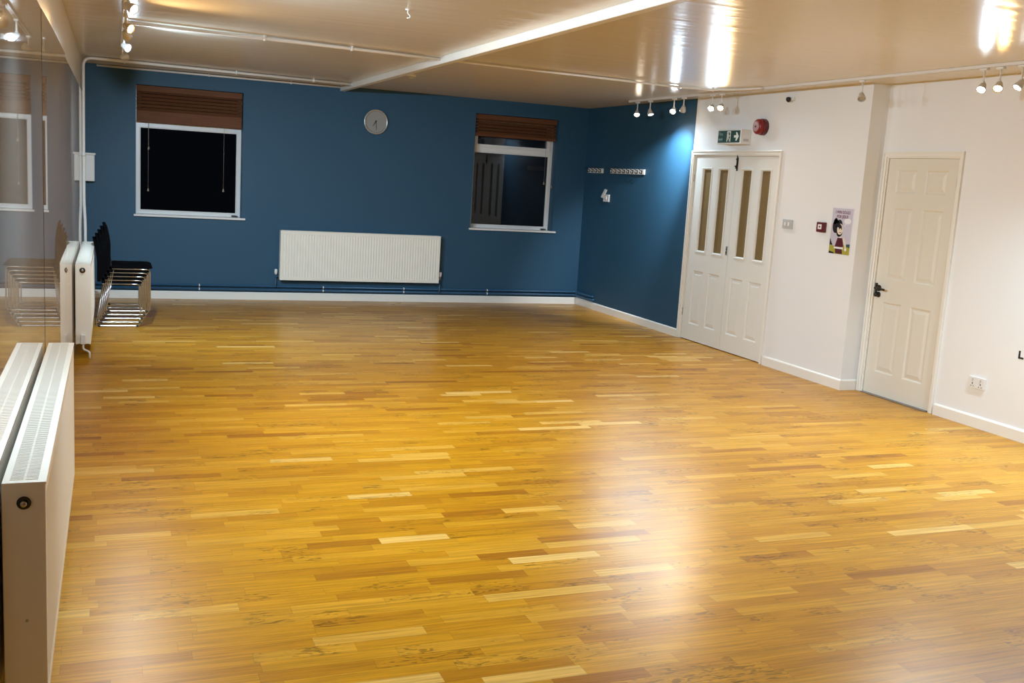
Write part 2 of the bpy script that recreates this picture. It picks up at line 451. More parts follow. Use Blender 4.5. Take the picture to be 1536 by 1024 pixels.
# ------------------------------------------------------------------ blinds
def blind(rect, zb, label, top, board, cords):
    u0, u1, v0, v1 = rect
    t = thing('wooden_blind', label, 'blind', (u0, D, v1), 'wooden slat blinds')
    a, b = u0+.006, u1-.008
    bm = B(); mbox(bm, MB, a, b, v1-top, v1-.004, -.052, -.040); mbox(bm, MB, a, b, v1-.05, v1-.004, -.10, -.052)
    obj('valance', bm, BLIND, t, bevel=.002)
    bm = B(); z = v1-top+.012
    zlow = zb+board
    n = max(1, int(round((z-zlow)/.036))); st = (z-zlow)/n
    for i in range(n):   # closed slats, each tilted over the next
        zt = z - i*st; q = [MB(u, vv, dd) for u, vv, dd in ((a,zt,-.078),(b,zt,-.078),(b,zt-st+.0045,-.052),(a,zt-st+.0045,-.052),(a,zt,-.082),(b,zt,-.082),(b,zt-st+.0045,-.056),(a,zt-st+.0045,-.056))]
        vs = [bm.verts.new(p) for p in q]
        for f in ((0,1,2,3),(7,6,5,4),(0,4,5,1),(1,5,6,2),(2,6,7,3),(3,7,4,0)): bm.faces.new([vs[k] for k in f])
    obj('slats', bm, BLIND, t)
    bm = B(); mbox(bm, MB, a, b, zb, zlow+.004, -.078, -.050)
    obj('bottom_rail', bm, BLIND, t, bevel=.004)
    for u, zt, in cords:
        bm = B(); cyl(bm, MB(u, zb+.004, -.045), MB(u, zt, -.045), .0016, 6)
        c = obj('pull_cord', bm, CORD, t)
        bm = B(); lathe(bm, MB(u, zt+.004, -.045), (0, 0, -1), [(0, .004), (.01, .007), (.03, .011), (.036, .010), (.038, 0)], 12)
        obj('tassel', bm, CORD, c)
    return t
blind(WIN1, 2.002, 'brown wooden slat blind half raised over the window beside the chairs', .068, .125, [(.385, 1.73), (.381, 1.26), (1.212, 1.295)])
blind(WIN2, 2.133, 'dark brown wooden slat blind raised high over the window near the coat hooks', .062, .030, [(5.285, 1.60), (5.395, 1.56)])

# ------------------------------------------------------------------ doors
def leaf(M, u0, u1, panes, panels, mat, t, name='door_leaf', d=-.012):
    bm = B(); z0, z1 = .008, 1.985
    holes = [tuple(x) for x in panes] + [tuple(x) for x in panels]
    sheet(bm, M, u0, u1, z0, z1, holes, d-.040, d)
    for r in panes:
        steps(bm, M, r, [(-.014, d+.0005), (-.010, d+.006), (0, d+.005), (.008, d-.006), (.010, d-.016)], fill=False)
    for r in panels:
        steps(bm, M, r, [(-.001, d), (.006, d-.004), (.012, d-.0095), (.020, d-.0095), (.046, d-.003), (.050, d-.0025)])
    o = obj(name, bm, mat, t)
    for r in panes:
        bm = B(); mbox(bm, M, r[0]+.002, r[1]-.002, r[2]+.002, r[3]-.002, d-.024, d-.016)
        obj('glass_pane', bm, BROWNG, o)
    return o
def hinge(M, u, v, par, d=-.012, h=.075):
    bm = B(); a = M(u, v-h/2, d+.004); cyl(bm, a, M(u, v+h/2, d+.004), .006, 10)
    obj('hinge', bm, STEEL, par)
def door_frame(M, rect, t, mat, lin=.024):
    u0, u1, v0, v1 = rect
    bm = B(); w = .042
    # architrave with stepped moulding + lining
    sheet(bm, M, u0-w+.010, u1+w-.010, 0, v1+w-.006, [(u0+.008, u1-.008, -1, v1-.008)], .0005, .012)
    sheet(bm, M, u0-w+.010, u1+w-.010, 0, v1+w-.006, [(u0-w+.026, u1+w-.026, -1, v1+w-.022)], .012, .019)
    sheet(bm, M, u0+.0008, u1-.0008, 0, v1-.0008, [(u0+lin-.004, u1-lin+.004, -1, v1-.018)], -.139, .0005)
    obj('door_frame', bm, mat, t, bevel=.002)

t = thing('door_1', 'white double door with four narrow brown glass panes', 'door', (W, 8.93, 0), kind='structure')
door_frame(MR, D1, t, TRIM)
zg = (.977, 1.853); zp = (.185, .765)
lf = leaf(MR, 8.908, 9.682, [(9.350, 9.522, *zg), (9.035, 9.215, *zg)], [(9.345, 9.548, *zp), (9.032, 9.235, *zp)], DOORW, t)
for z in (1.75, .30): hinge(MR, 9.686, z, lf)
rt = leaf(MR, 8.183, 8.904, [(8.618, 8.790, *zg), (8.302, 8.466, *zg)], [(8.612, 8.820, *zp), (8.288, 8.500, *zp)], DOORW, t)
for z in (1.75, .30): hinge(MR, 8.179, z, rt)
bm = B(); mbox(bm, MR, 8.872, 8.896, 1.840, 1.972, -.012, -.008); cyl(bm, MR(8.884, 1.86, -.002), MR(8.884, 2.024, -.002), .006, 10)
cyl(bm, MR(8.884, 1.885, .0), MR(8.884, 1.885, .018), .007, 10)
for z in (1.87, 1.955): mbox(bm, MR, 8.874, 8.894, z-.008, z+.008, -.008, .006)
obj('bolt', bm, DARKM, rt, bevel=.001)
bm = B(); mbox(bm, MR, 8.922, 8.950, .985, 1.075, -.012, -.008)
k = obj('lock_plate', bm, STEEL, lf, bevel=.002)
bm = B(); cyl(bm, MR(8.936, 1.045, -.0085), MR(8.936, 1.045, -.006), .007, 10); mbox(bm, MR, 8.931, 8.941, 1.0, 1.022, -.0085, -.006)
obj('keyhole', bm, BLACKP, k)

t = thing('door_2', 'cream six-panel door with a dark lever handle', 'door', (W2, 6.52, 0), kind='structure')
door_frame(MR2, D2, t, TRIM)
cols = [(6.572, 6.796), (6.240, 6.466)]; rows = [(1.702, 1.893), (.990, 1.582), (.200, .797)]
lf = leaf(MR2, 6.136, 6.900, [], [(*c, *r) for c in cols for r in rows], DOORM, t)
for z in (1.80, .27): hinge(MR2, 6.132, z, lf)
bm = B(); mbox(bm, MR2, 6.868, 6.897, .835, .945, -.012, -.006)
hd = obj('handle', bm, DARKM, lf, bevel=.003)
bm = B(); lathe(bm, MR2(6.850, .905, -.012), (-1, 0, 0), [(0, .026), (.007, .026), (.010, .012), (.045, .010), (.050, .008), (.051, 0)], 16)
tube(bm, [MR2(6.850, .905, .030), MR2(6.80, .905, .034), MR2(6.745, .900, .028)], .009, 10, bend=.02)
obj('lever', bm, DARKM, hd)
bm = B(); lathe(bm, MR2(6.848, .850, -.012), (-1, 0, 0), [(0, .024), (.006, .024), (.009, .013), (.026, .012), (.030, .019), (.040, .017), (.043, 0)], 16)
obj('thumb_turn', bm, DARKM, hd)
bm = B(); mbox(bm, MR2, 6.137, 6.899, 0, .0065, -.075, .022)
struct('trim_2', bm, GRIME, 'thin grey metal threshold strip under the cream door', 'threshold')

# ------------------------------------------------------------------ mirrors
def mirror(y0, y1, dx0, bow, label):
    """bow: (slope at y0, slope at y1) - a slightly warped sheet"""
    t = thing('wall_mirror', label, 'mirror', (XM, (y0+y1)/2, .02), 'mirrors on the left wall')
    z0, z1, n = .02, 2.237, 24
    bm = B(); x = XM + dx0; rows = []; face = []
    for i in range(n+1):
        y = y0 + (y1-y0)*i/n
        rows.append([bm.verts.new(p) for p in ((x, y, z0), (x, y, z1), (x-.005, y, z1), (x-.005, y, z0))])
        face.append([bm.verts.new((x+.0002, y, z)) for z in (z0, z1)])
        x += (bow[1] + (bow[0]-bow[1])*(1-(i+.5)/n)**2.5)*(y1-y0)/n
    for i in range(n):
        p, q = rows[i], rows[i+1]
        for k in range(4): bm.faces.new([p[k], p[(k+1)%4], q[(k+1)%4], q[k]]).material_index = 1
        fc = bm.faces.new([face[i][0], face[i+1][0], face[i+1][1], face[i][1]]); fc.smooth = True
    for r in (rows[0], rows[-1]): bm.faces.new(r).material_index = 1
    obj('mirror_glass', bm, [MIRROR, BLACKP], t)
    bm = B(); box(bm, XL+.0005, XM+min(0, dx0)-.0056, y0+.004, y1-.004, z0, z1)
    obj('backing_board', bm, BLACKP, t)
mirror(Y0+.4, 5.028, .0, (0, 0), 'wall mirror panel behind the nearest white radiator')
mirror(5.032, 7.20, .0012, (.0140, .000), 'narrow wall mirror panel between the two white radiators')
mirror(7.206, D-.003, .0, (0, 0), 'wall mirror panel reaching the corner behind the farther white radiator')

# ------------------------------------------------------------------ radiators
def radiator(M, u0, u1, v0, v1, d0, d1, label, plug_end=True, valves=True, flute=.0060):
    t = thing('radiator', label, 'radiator', M((u0+u1)/2, v0, d0), 'white panel radiators')
    # fluted front panel
    bm = B(); n = int(round((u1-u0-.06)/.0335)); us = []
    pitch = (u1-u0-.05)/n; prof = []
    prof.append((u0, d1-.001)); prof.append((u0+.025, d1-.001))
    for i in range(n):
        a = u0+.025+i*pitch
        prof += [(a+pitch*.18, d1-.001), (a+pitch*.32, d1-flute), (a+pitch*.68, d1-flute), (a+pitch*.82, d1-.001)]
    prof += [(u1-.025, d1-.001), (u1, d1-.001)]
    zs = [v0, v0+.035, v0+.045, v1-.050, v1-.040, v1-.0065]
    rows = []
    for k, z in enumerate(zs):
        flat = k in (0, 1, 4, 5)
        rows.append([bm.verts.new(M(u, z, (d1-.001) if flat else d)) for u, d in prof])
    for r, s in zip(rows, rows[1:]):
        for i in range(len(prof)-1): bm.faces.new([r[i], r[i+1], s[i+1], s[i]])
    bk = [[bm.verts.new(M(u, z, d1-.014)) for u in (u0, u1)] for z in (v0, v1-.0065)]
    bm.faces.new([bk[0][0], bk[1][0], bk[1][1], bk[0][1]])
    bm.faces.new([*[r[0] for r in rows], bk[1][0], bk[0][0]]); bm.faces.new([*[r[-1] for r in rows], bk[1][1], bk[0][1]])
    bm.faces.new([*rows[0], bk[0][1], bk[0][0]]); bm.faces.new([*rows[-1], bk[1][1], bk[1][0]])
    obj('front_panel', bm, RADM, t)
    bm = B(); mbox(bm, M, u0, u1, v0, v1-.012, d0, d0+.013)
    obj('back_panel', bm, RADM, t)
    # convector fins between the panels
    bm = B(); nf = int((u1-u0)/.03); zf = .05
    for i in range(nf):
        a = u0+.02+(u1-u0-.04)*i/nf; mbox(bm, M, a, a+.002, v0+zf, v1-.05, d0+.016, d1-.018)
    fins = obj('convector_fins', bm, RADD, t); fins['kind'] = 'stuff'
    # top grille: rim plus cross slats
    bm = B()
    sheet(bm, lambda u, v, d: M(u, d, v), u0-.002, u1+.002, d0+.001, d1+.001, [(u0+.020, u1-.020, d0+.018, d1-.020)], v1-.006, v1)
    sheet(bm, lambda u, v, d: M(u, d, v), u0+.0005, u1-.0005, d0+.0135, d1-.0145, [(u0+.020, u1-.020, d0+.018, d1-.020)], v1-.020, v1-.006)
    ns = int((u1-u0-.04)/.0125); st = (u1-u0-.04)/ns
    for i in range(ns):
        a = u0+.020+i*st
        mbox(bm, M, a+st*.06, a+st*.62, v1-.005, v1-.0012, d0+.017, d1-.019)
    mbox(bm, M, u0+.02, u1-.02, v1-.007, v1-.002, (d0+d1)/2-.003, (d0+d1)/2+.003)
    obj('top_grille', bm, RADM, t)
    for a, b in ((u0-.002, u0+.004), (u1-.004, u1+.002)):
        bm = B(); mbox(bm, M, a, b, v0+.004, v1-.006, d0+.001, d1-.002)
        obj('side_panel', bm, RADM, t, bevel=.001)
    return t
def plug(t, p, axis, r=.016):
    bm = B(); lathe(bm, p, axis, [(0, r*1.25), (.002, r*1.25), (.0025, r), (.010, r), (.012, r*.75), (.012, 0)], 18)
    o = obj('air_vent_plug', bm, DARKM, t)
    bm = B(); a = Vector(p) + Vector(axis)*.012; lathe(bm, a, axis, [(0, r*.6), (.004, r*.55), (.006, 0)], 14)
    obj('bleed_screw', bm, STEEL, o)

ML = lambda u, v, d: Vector((d, u, v))     # d is the world x
r1 = radiator(lambda u, v, d: Vector((XM + d, u, v)), 2.900, 5.078, .120, .756, .011, .119, 'long white radiator nearest the viewer against the mirror')
plug(r1, (-.222, 2.898, .700), (0, -1, 0), .0145)
bm = B(); cyl(bm, (-.219, 2.898, .365), (-.219, 2.8955, .365), .004, 10); obj('screw', bm, STEEL, r1)
r2 = radiator(lambda u, v, d: Vector((XM + d, u, v)), 8.720, 10.930, .110, .756, .012, .126, 'white radiator farther along the mirror, in front of the stacked chairs')
plug(r2, (-.222, 8.718, .705), (0, -1, 0), .0175)
r3 = radiator(MB, 1.868, 3.855, .2555, .8496, .022, .122, 'wide white ribbed radiator on the blue wall under the clock')

def side_valve(t, base, up, tail, head_r=.017, mat=PLAST):
    bm = B(); b = Vector(base)
    lathe(bm, b, up, [(0, .009), (.012, .012), (.02, head_r*.8), (.028, head_r), (.066, head_r), (.074, head_r*.7), (.075, 0)], 16)
    v = obj('valve', bm, mat, t)
    bm = B(); tube(bm, tail, .0075, 8, bend=.03); obj('valve_pipe', bm, PIPEW if mat is PLAST and base[1] < 12 else BLUEP, v)
# near radiator far-end lockshield and tail, visible past its end
side_valve(r1, (-.190, 5.115, .20), (0, 0, 1), [(-.190, 5.078, .165), (-.190, 5.115, .165), (-.190, 5.115, .004)])
# far radiator near-end white valve box and curved tail to the floor
bm = B(); box(bm, -.238, -.200, 8.664, 8.717, .118, .196); v = obj('valve', bm, PLAST, r2, bevel=.006)
bm = B(); tube(bm, [(-.219, 8.69, .120), (-.219, 8.69, .075), (-.170, 8.66, .060), (-.170, 8.66, .004)], .008, 8, bend=.02); obj('valve_pipe', bm, PIPEW, v)
# wall radiator valves
def wall_valve(u, head_z, bottom_z, sgn):
    bm = B(); lathe(bm, MB(u, head_z, .060), (0, 0, 1), [(0, .010), (.01, .015), (.02, .018), (.058, .018), (.066, .013), (.067, 0)], 16)
    v = obj('valve', bm, PLAST, r3)
    bm = B(); cyl(bm, MB(u, head_z-.035, .060), MB(u, head_z, .060), .011, 12); cyl(bm, MB(u, head_z-.022, .060), MB(u - sgn*.030, head_z-.022, .060), .009, 12)
    obj('valve_body', bm, BLUEP if sgn < 0 else STEEL, v)
    bm = B(); tube(bm, [MB(u, head_z-.03, .060), MB(u, bottom_z, .060), MB(u, bottom_z, .040)], .009, 8, bend=.01); obj('valve_pipe', bm, BLUEP, v)
wall_valve(1.828, .315, .166, -1)
wall_valve(3.892, .325, .128, 1)

# ------------------------------------------------------------------ blue heating pipes over the baseboard
def clip(par, M, u, v, d, r, mat=PLAST):
    bm = B(); lathe(bm, M(u-.007, v, d), M(u+.007, v, d)-M(u-.007, v, d), [(0, r+.0035), (.014, r+.0035)], 14)
    mbox(bm, M, u-.006, u+.006, v-r*.8, v+r*.8, .0005, d)
    obj('pipe_clip', bm, mat, par)
for z, lab, yend in ((.166, 'blue painted heating pipe, upper of the pair above the end baseboard', 11.93), (.124, 'blue painted heating pipe, lower of the pair just above the end baseboard', 11.90)):
    t = thing('heating_pipe', lab, 'pipe', (2.8, D, z), 'blue heating pipes along the end wall')
    bm = B(); tube(bm, [(-.20, D-.030, z), (W-.030, D-.030, z), (W-.030, yend, z), (W-.004, yend-.03, z)], .0125, 10, bend=.03)
    obj('pipe', bm, BLUEP, t)
    for u in (.95, 2.408, 3.428, 4.55): clip(t, MB, u, z, .030, .0125)

# ------------------------------------------------------------------ white conduits
def ceil_clip(par, p, axis, r=.0085):
    bm = B(); p = Vector(p); a = Vector(axis).normalized()
    lathe(bm, p-a*.010, a, [(0, r+.004), (.020, r+.004)], 12)
    u = a.cross(Vector((0, 0, 1)))*.009
    q = [p-a*.008-u, p+a*.008-u, p+a*.008+u, p-a*.008+u]
    lo = [bm.verts.new((x.x, x.y, p.z)) for x in q]; hi = [bm.verts.new((x.x, x.y, H-.0005)) for x in q]
    bm.faces.new(lo); bm.faces.new(hi)
    for i in range(4): bm.faces.new([lo[i], lo[(i+1)%4], hi[(i+1)%4], hi[i]])
    obj('pipe_clip', bm, PIPEW, par)
t = thing('conduit_pipe', 'white pipe climbing the mirror corner and bending along the ceiling', 'pipe', (-.268, 11.5, .02), 'white pipes')
zc = H-.020
bm = B(); tube(bm, [(-.262, 11.5, .004), (-.262, 11.5, .90), (-.2724, 11.5, 1.10), (-.2724, 11.5, zc), (-.10, 11.5, zc), (2.5408, 11.80, zc)], .0150, 10, bend=.09, n=6)
obj('pipe', bm, PIPEW, t)
for x in (.12, 1.25, 2.10): ceil_clip(t, (x, 11.5+.3*(x+.1)/2.64, zc), (1, .113, 0), .0150)
bm = B(); lathe(bm, (-.2724, 11.5, 1.585), (0, 0, 1), [(0, .019), (.03, .019)], 14); box(bm, -.2865, -.268, 11.492, 11.508, 1.59, 1.61); obj('pipe_clip', bm, PLAST, t)
t = thing('conduit_pipe', 'thin white pipe in the angle between end wall and ceiling', 'pipe', (1.2, D, H), 'white pipes')
bm = B(); tube(bm, [(-.16, D-.016, H-.016), (2.5408, D-.016, H-.016)], .0115, 10); obj('pipe', bm, PIPEW, t)
for x in (1.03, 1.96): ceil_clip(t, (x, D-.016, H-.016), (1, 0, 0), .0115)
t = thing('conduit_pipe', 'white pipe crossing the ceiling between left spotlights and beam', 'pipe', (1.2, 8.2, H), 'white pipes')
bm = B(); tube(bm, [(.10, 8.12, H-.020), (2.5408, 8.38, H-.020)], .0135, 10); obj('pipe', bm, PIPEW, t)
for x in (1.09, 1.78): ceil_clip(t, (x, 8.12+.26*(x-.1)/2.44, H-.020), (1, .106, 0), .0135)
t = thing('conduit_pipe', 'white pipe crossing the ceiling between beam and right spotlights', 'pipe', (4, 8.5, H), 'white pipes')
bm = B(); tube(bm, [(2.605, 8.42, H-.016), (5.10, 8.68, H-.016), (5.42, 8.50, H-.016), (5.50, 8.06, H-.016)], .010, 10, bend=.2); obj('pipe', bm, PIPEW, t)
for x, y in ((5.0, 8.67), (5.30, 8.565)): ceil_clip(t, (x, y, H-.016), (1, -.2 if x > 5.2 else .1, 0), .012)

# ------------------------------------------------------------------ white wall box in the corner
t = thing('wall_box', 'white lidded box on the end wall in the mirror corner', 'box', (-.23, D, 1.31))
bm = B(); box(bm, -.282, -.183, D-.105, D, 1.312, 1.600); obj('body', bm, PLAST, t, bevel=.006)
bm = B(); box(bm, -.2855, -.173, D-.115, D, 1.600, 1.622); obj('lid', bm, PLAST, t, bevel=.004)

# ------------------------------------------------------------------ stacked chairs
def make_chair():
    t = thing('stacking_chair', '', 'chair', (0, 0, 0), 'stacked black chairs')
    yh = .235
    for s, yy in (('a', -yh), ('b', yh)):
        bm = B()
        tube(bm, [(.06, yy, .411), (.396, yy, .411), (.400, yy, .009), (0, yy, .009), (.072, yy, .400)], .0072, 10, bend=.035)
        obj('side_frame', bm, CHROME, t, local=True)
        bm = B(); tube(bm, [(.070, yy*.80, .405), (.050, yy*.80, .44), (.0275, yy*.80, .52), (.0265, yy*.80, .60)], .008, 10, bend=.03)
        obj('back_post', bm, BLACKP, t, local=True)
        for x in (.03, .37):
            bm = B(); lathe(bm, (x, yy, .0), (0, 0, 1), [(0, .009), (.004, .012), (.016, .012), (.020, .006)], 12); obj('foot_glide', bm, BLACKP, t, local=True)
    for x, z in ((.385, .405), (.075, .405), (.002, .009)):
        bm = B(); cyl(bm, (x, -yh, z), (x, yh, z), .0085, 10); obj('cross_rail', bm, CHROME, t, local=True)
    # padded seat, rolled front edge
    bm = B(); prof = [(.050, .4185), (.050, .440), (.065, .4455), (.20, .4445), (.34, .4455), (.395, .442), (.415, .432), (.417, .424), (.405, .4185)]
    rings = []
    for y, k in ((-yh-.006, .7), (-yh+.006, 1.), (0, 1.), (yh-.006, 1.), (yh+.006, .7)):
        rings.append([bm.verts.new((x*(.985 if k == 0 else 1) + .003, y, .428 + (z-.428)*(1. if k == 1. else .8))) for x, z in prof])
    for r, q in zip(rings, rings[1:]):
        for i in range(len(prof)):
            j = (i+1) % len(prof); bm.faces.new([r[i], r[j], q[j], q[i]]).smooth = True
    bm.faces.new(rings[0]); bm.faces.new(rings[-1][::-1])
    obj('seat', bm, BLACKF, t, local=True)
    # padded backrest: rounded top corners, gently dished
    bm = B(); nu, nv = 10, 9; grid = {}
    def bp(i, j, side):
        a = -1 + 2*i/nu; b = j/nv
        hw = .222 * (1 - .55*max(0, (b-.50)/.50)**2.2)
        y = a*hw; z = .428 + b*.402
        x = .031 - .062*max(0, b-.42)**1.5*1.5 - .006*(1-a*a) + ((.014 if b < .92 else .006) if side else -.014)
        return (x, y, z)
    for s in (0, 1):
        for i in range(nu+1):
            for j in range(nv+1): grid[s, i, j] = bm.verts.new(bp(i, j, s))
    for s in (0, 1):
        for i in range(nu):
            for j in range(nv):
                f = [grid[s,i,j], grid[s,i+1,j], grid[s,i+1,j+1], grid[s,i,j+1]]
                bm.faces.new(f if s else f[::-1]).smooth = True
    ring = [(i, 0) for i in range(nu)] + [(nu, j) for j in range(nv)] + [(i, nv) for i in range(nu, 0, -1)] + [(0, j) for j in range(nv, 0, -1)]
    for a, b in zip(ring, ring[1:]+ring[:1]): bm.faces.new([grid[0, *a], grid[0, *b], grid[1, *b], grid[1, *a]])
    obj('backrest', bm, BLACKF, t, local=True)
    return t
ch0 = make_chair()
def dup(root):
    r = root.copy(); COL.objects.link(r)
    for c in root.children:
        n = c.copy(); COL.objects.link(n); n.parent = r
    return r
labs = ['black padded chair with chrome sled legs, lowest of the stack by the mirror', 'black padded chair with chrome sled legs, second from bottom of the stack',
        'black padded chair with chrome sled legs, exact middle one of the stack of five', 'black padded chair with chrome sled legs, second from top of the stack',
        'black padded chair with chrome sled legs, topmost of the stack with open seat']
for k in range(5):
    c = ch0 if k == 0 else dup(ch0)
    c.location = (-.150 + .022*k, 10.55, .036*k); c['label'] = labs[k]

# ------------------------------------------------------------------ clock
t = thing('wall_clock', 'round grey wall clock with a silver rim on the blue wall', 'clock', (2.989, D, 2.202))
ck = lambda d: (2.989, D-d, 2.202)
bm = B(); lathe(bm, ck(.0005), (0, -1, 0), [(0, .150), (.028, .150), (.036, .146), (.036, .134), (.026, .128), (.010, .128)], 48); obj('rim', bm, CLOCKR, t)
bm = B(); lathe(bm, ck(.011), (0, -1, 0), [(0, .1275), (.003, .1275)], 48); face = obj('clock_face', bm, CLOCKF, t)
def hand(a, l, w, d):
    bm = B(); s, c = math.sin(a), math.cos(a)
    poly(bm, MB, [(2.989+s*q+c*e, 2.202+c*q-s*e) for q, e in ((-.02, -w), (-.02, w), (l, w*.5), (l, -w*.5))], d, d+.0015); obj('hand', bm, DARKM, t)
hand(math.radians(215), .066, .0045, .0165); hand(math.radians(172), .098, .003, .019)
bm = B(); lathe(bm, ck(.014), (0, -1, 0), [(0, .006), (.009, .006), (.010, 0)], 14); obj('centre_cap', bm, DARKM, t)

# ------------------------------------------------------------------ coat hooks
def hook_rail(u0, u1, zc, n, label):
    t = thing('coat_hook_rail', label, 'coat hooks', (W, (u0+u1)/2, zc-.03), 'coat hook rails on the blue wall')
    bm = B(); mbox(bm, MR, u0, u1, zc-.030, zc+.030, .0005, .016); obj('board', bm, PLAST, t, bevel=.003)
    for i in range(n):
        u = u0 + (u1-u0)*(i+.5)/n
        bm = B(); mbox(bm, MR, u-.008, u+.008, zc-.022, zc+.020, .016, .019)
        tube(bm, [MR(u, zc-.012, .019), MR(u, zc-.022, .040), MR(u, zc-.006, .052), MR(u, zc+.004, .050)], .0045, 8, bend=.012)
        tube(bm, [MR(u, zc+.010, .019), MR(u, zc+.022, .050), MR(u, zc+.032, .060)], .0045, 8, bend=.012)
        lathe(bm, MR(u, zc+.030, .058), (-.6, 0, .8), [(0, .004), (.004, .008), (.010, .008), (.013, 0)], 10)
        obj('hook', bm, DARKM, t)
hook_rail(11.885, 12.325, 1.790, 4, 'short white coat hook rail nearest the room corner')
hook_rail(10.775, 11.670, 1.793, 8, 'long white coat hook rail on the blue wall, farther from the corner')
t = thing('light_switch', 'small white square switch plate below the coat hooks', 'switch', (W, 11.735, 1.45))
bm = B(); mbox(bm, MR, 11.655, 11.815, 1.405, 1.497, .0005, .014); obj('plate', bm, PLAST, t, bevel=.003)
bm = B(); mbox(bm, MR, 11.715, 11.755, 1.432, 1.472, .014, .019); obj('rocker', bm, PLAST, t, bevel=.002)
bm = B(); poly(bm, MR, [(11.79, 1.563), (11.735, 1.553), (11.83, 1.447), (11.885, 1.458)], .0005, .016)
tag(obj('wall_bracket', bm, PLAST, bevel=.002), 'narrow white bracket tilted on the blue wall above the switch plate', 'bracket')

# ------------------------------------------------------------------ exit sign
t = thing('exit_sign', 'green fire exit sign box with running man and arrow', 'exit sign', (W, 8.87, 2.10))
ME = lambda u, v, d: MR(u, v, d)
bm = B(); mbox(bm, MR, 8.672, 9.092, 2.098, 2.243, .0005, .120); obj('housing', bm, PLAST, t, bevel=.006)
# sign panel on the front of the housing
u0, u1, v0, v1 = 8.688, 9.076, 2.112, 2.229
bm = B(); mbox(bm, MR, u0, u1, v0, v1, .1205, .1225); pn = obj('sign_panel', bm, GREEN, t)
dd = .1228
bm = B(); uc = 8.745; vc = (v0+v1)/2
poly(bm, MR, [(uc+.043, vc-.012), (uc+.043, vc+.012), (uc+.004, vc+.012), (uc+.014, vc+.041), (uc-.008, vc+.041), (uc-.040, vc), (uc-.008, vc-.041), (uc+.014, vc-.041), (uc+.004, vc-.012)], dd, dd+.0008)
obj('arrow', bm, SIGNW, pn)
# doorway and running figure
bm = B(); du = 8.885
sheet(bm, MR, du-.036, du+.030, v0+.008, v1-.006, [(du-.024, du+.018, v0, v1-.018)], dd, dd+.0006)
obj('doorway_symbol', bm, SIGNW, pn)
bm = B()
poly(bm, MR, ell(du+.004, v1-.034, .009, .010, 14), dd+.0007, dd+.0012)
poly(bm, MR, [(du+.016, v1-.044), (du-.002, v1-.046), (du-.006, v1-.074), (du+.010, v1-.076)], dd+.0007, dd+.0012)
poly(bm, MR, [(du+.014, v1-.048), (du+.020, v1-.052), (du+.032, v1-.070), (du+.026, v1-.074)], dd+.0007, dd+.0012)
poly(bm, MR, [(du-.002, v1-.048), (du-.004, v1-.056), (du-.026, v1-.054), (du-.026, v1-.047)], dd+.0007, dd+.0012)
poly(bm, MR, [(du+.008, v1-.074), (du+.000, v1-.078), (du+.018, v1-.098), (du+.036, v1-.100), (du+.036, v1-.093), (du+.020, v1-.091)], dd+.0007, dd+.0012)
poly(bm, MR, [(du+.000, v1-.073), (du-.006, v1-.073), (du-.020, v1-.086), (du-.016, v1-.106), (du-.009, v1-.106), (du-.012, v1-.088)], dd+.0007, dd+.0012)
obj('running_man', bm, SIGNW, pn)
text_mesh('Fire', .052, MR, 9.066, vc+.008, dd, SIGNT, 'lettering', pn, sx=.95, bold=.0006)
text_mesh('exit', .052, MR, 9.066, vc-.042, dd, SIGNT, 'lettering', pn, sx=.95, bold=.0006)
bm = B(); mbox(bm, lambda u, v, d: Vector((W-d, u, v)), 8.6705, 8.672, 2.125, 2.150, .03, .09); obj('vent_slot', bm, GREYP, t)

# ------------------------------------------------------------------ fire alarm sounder, call point, switches, socket
t = thing('fire_alarm', 'round red fire alarm sounder above the double door', 'alarm', (W, 8.49, 2.26))
so = Vector((W, 8.47, 2.262))
bm = B(); lathe(bm, so-Vector((.0005, 0, 0)), (-1, 0, 0), [(0, .078), (.040, .078), (.048, .074)], 36); obj('base', bm, DKRED, t)
bm = B(); lathe(bm, so-Vector((.048, 0, 0)), (-1, 0, 0), [(0, .074), (.030, .072), (.042, .062), (.046, .050), (.046, 0)], 36); b = obj('body', bm, RED, t)
bm = B(); lathe(bm, so-Vector((.094, 0, 0)), (-1, 0, 0), [(0, .050), (.003, .050), (.006, .040), (.005, .014), (.005, 0)], 32); obj('grille', bm, simple('alarm_pink_grey', (.42, .25, .25), .4), b)
bm = B(); lathe(bm, so-Vector((.0992, 0, 0)), (-1, 0, 0), [(0, .010), (.003, .010)], 14); obj('horn_hole', bm, BLACKP, b)

t = thing('call_point', 'small dark red fire alarm call point beside the poster', 'call point', (W, 7.435, 1.37))
bm = B(); mbox(bm, MR, 7.384, 7.487, 1.327, 1.415, .0005, .034); obj('housing', bm, DKRED, t, bevel=.006)
bm = B(); mbox(bm, MR, 7.412, 7.462, 1.352, 1.396, .034, .0355); p_ = obj('press_panel', bm, PWHT, t)
bm = B(); poly(bm, MR, ell(7.437, 1.374, .010, .008, 14), .0356, .0362); obj('press_mark', bm, DKRED, p_)

t = thing('light_switch', 'white double light switch beside the glazed double door', 'switch', (W, 7.94, 1.365))
bm = B(); mbox(bm, MR, 7.866, 8.012, 1.323, 1.409, .0005, .012); obj('plate', bm, GREYP, t, bevel=.002)
for u in (7.912, 7.966):
    bm = B(); mbox(bm, MR, u-.013, u+.013, 1.349, 1.383, .012, .0175); obj('rocker', bm, PLAST, t, bevel=.002)

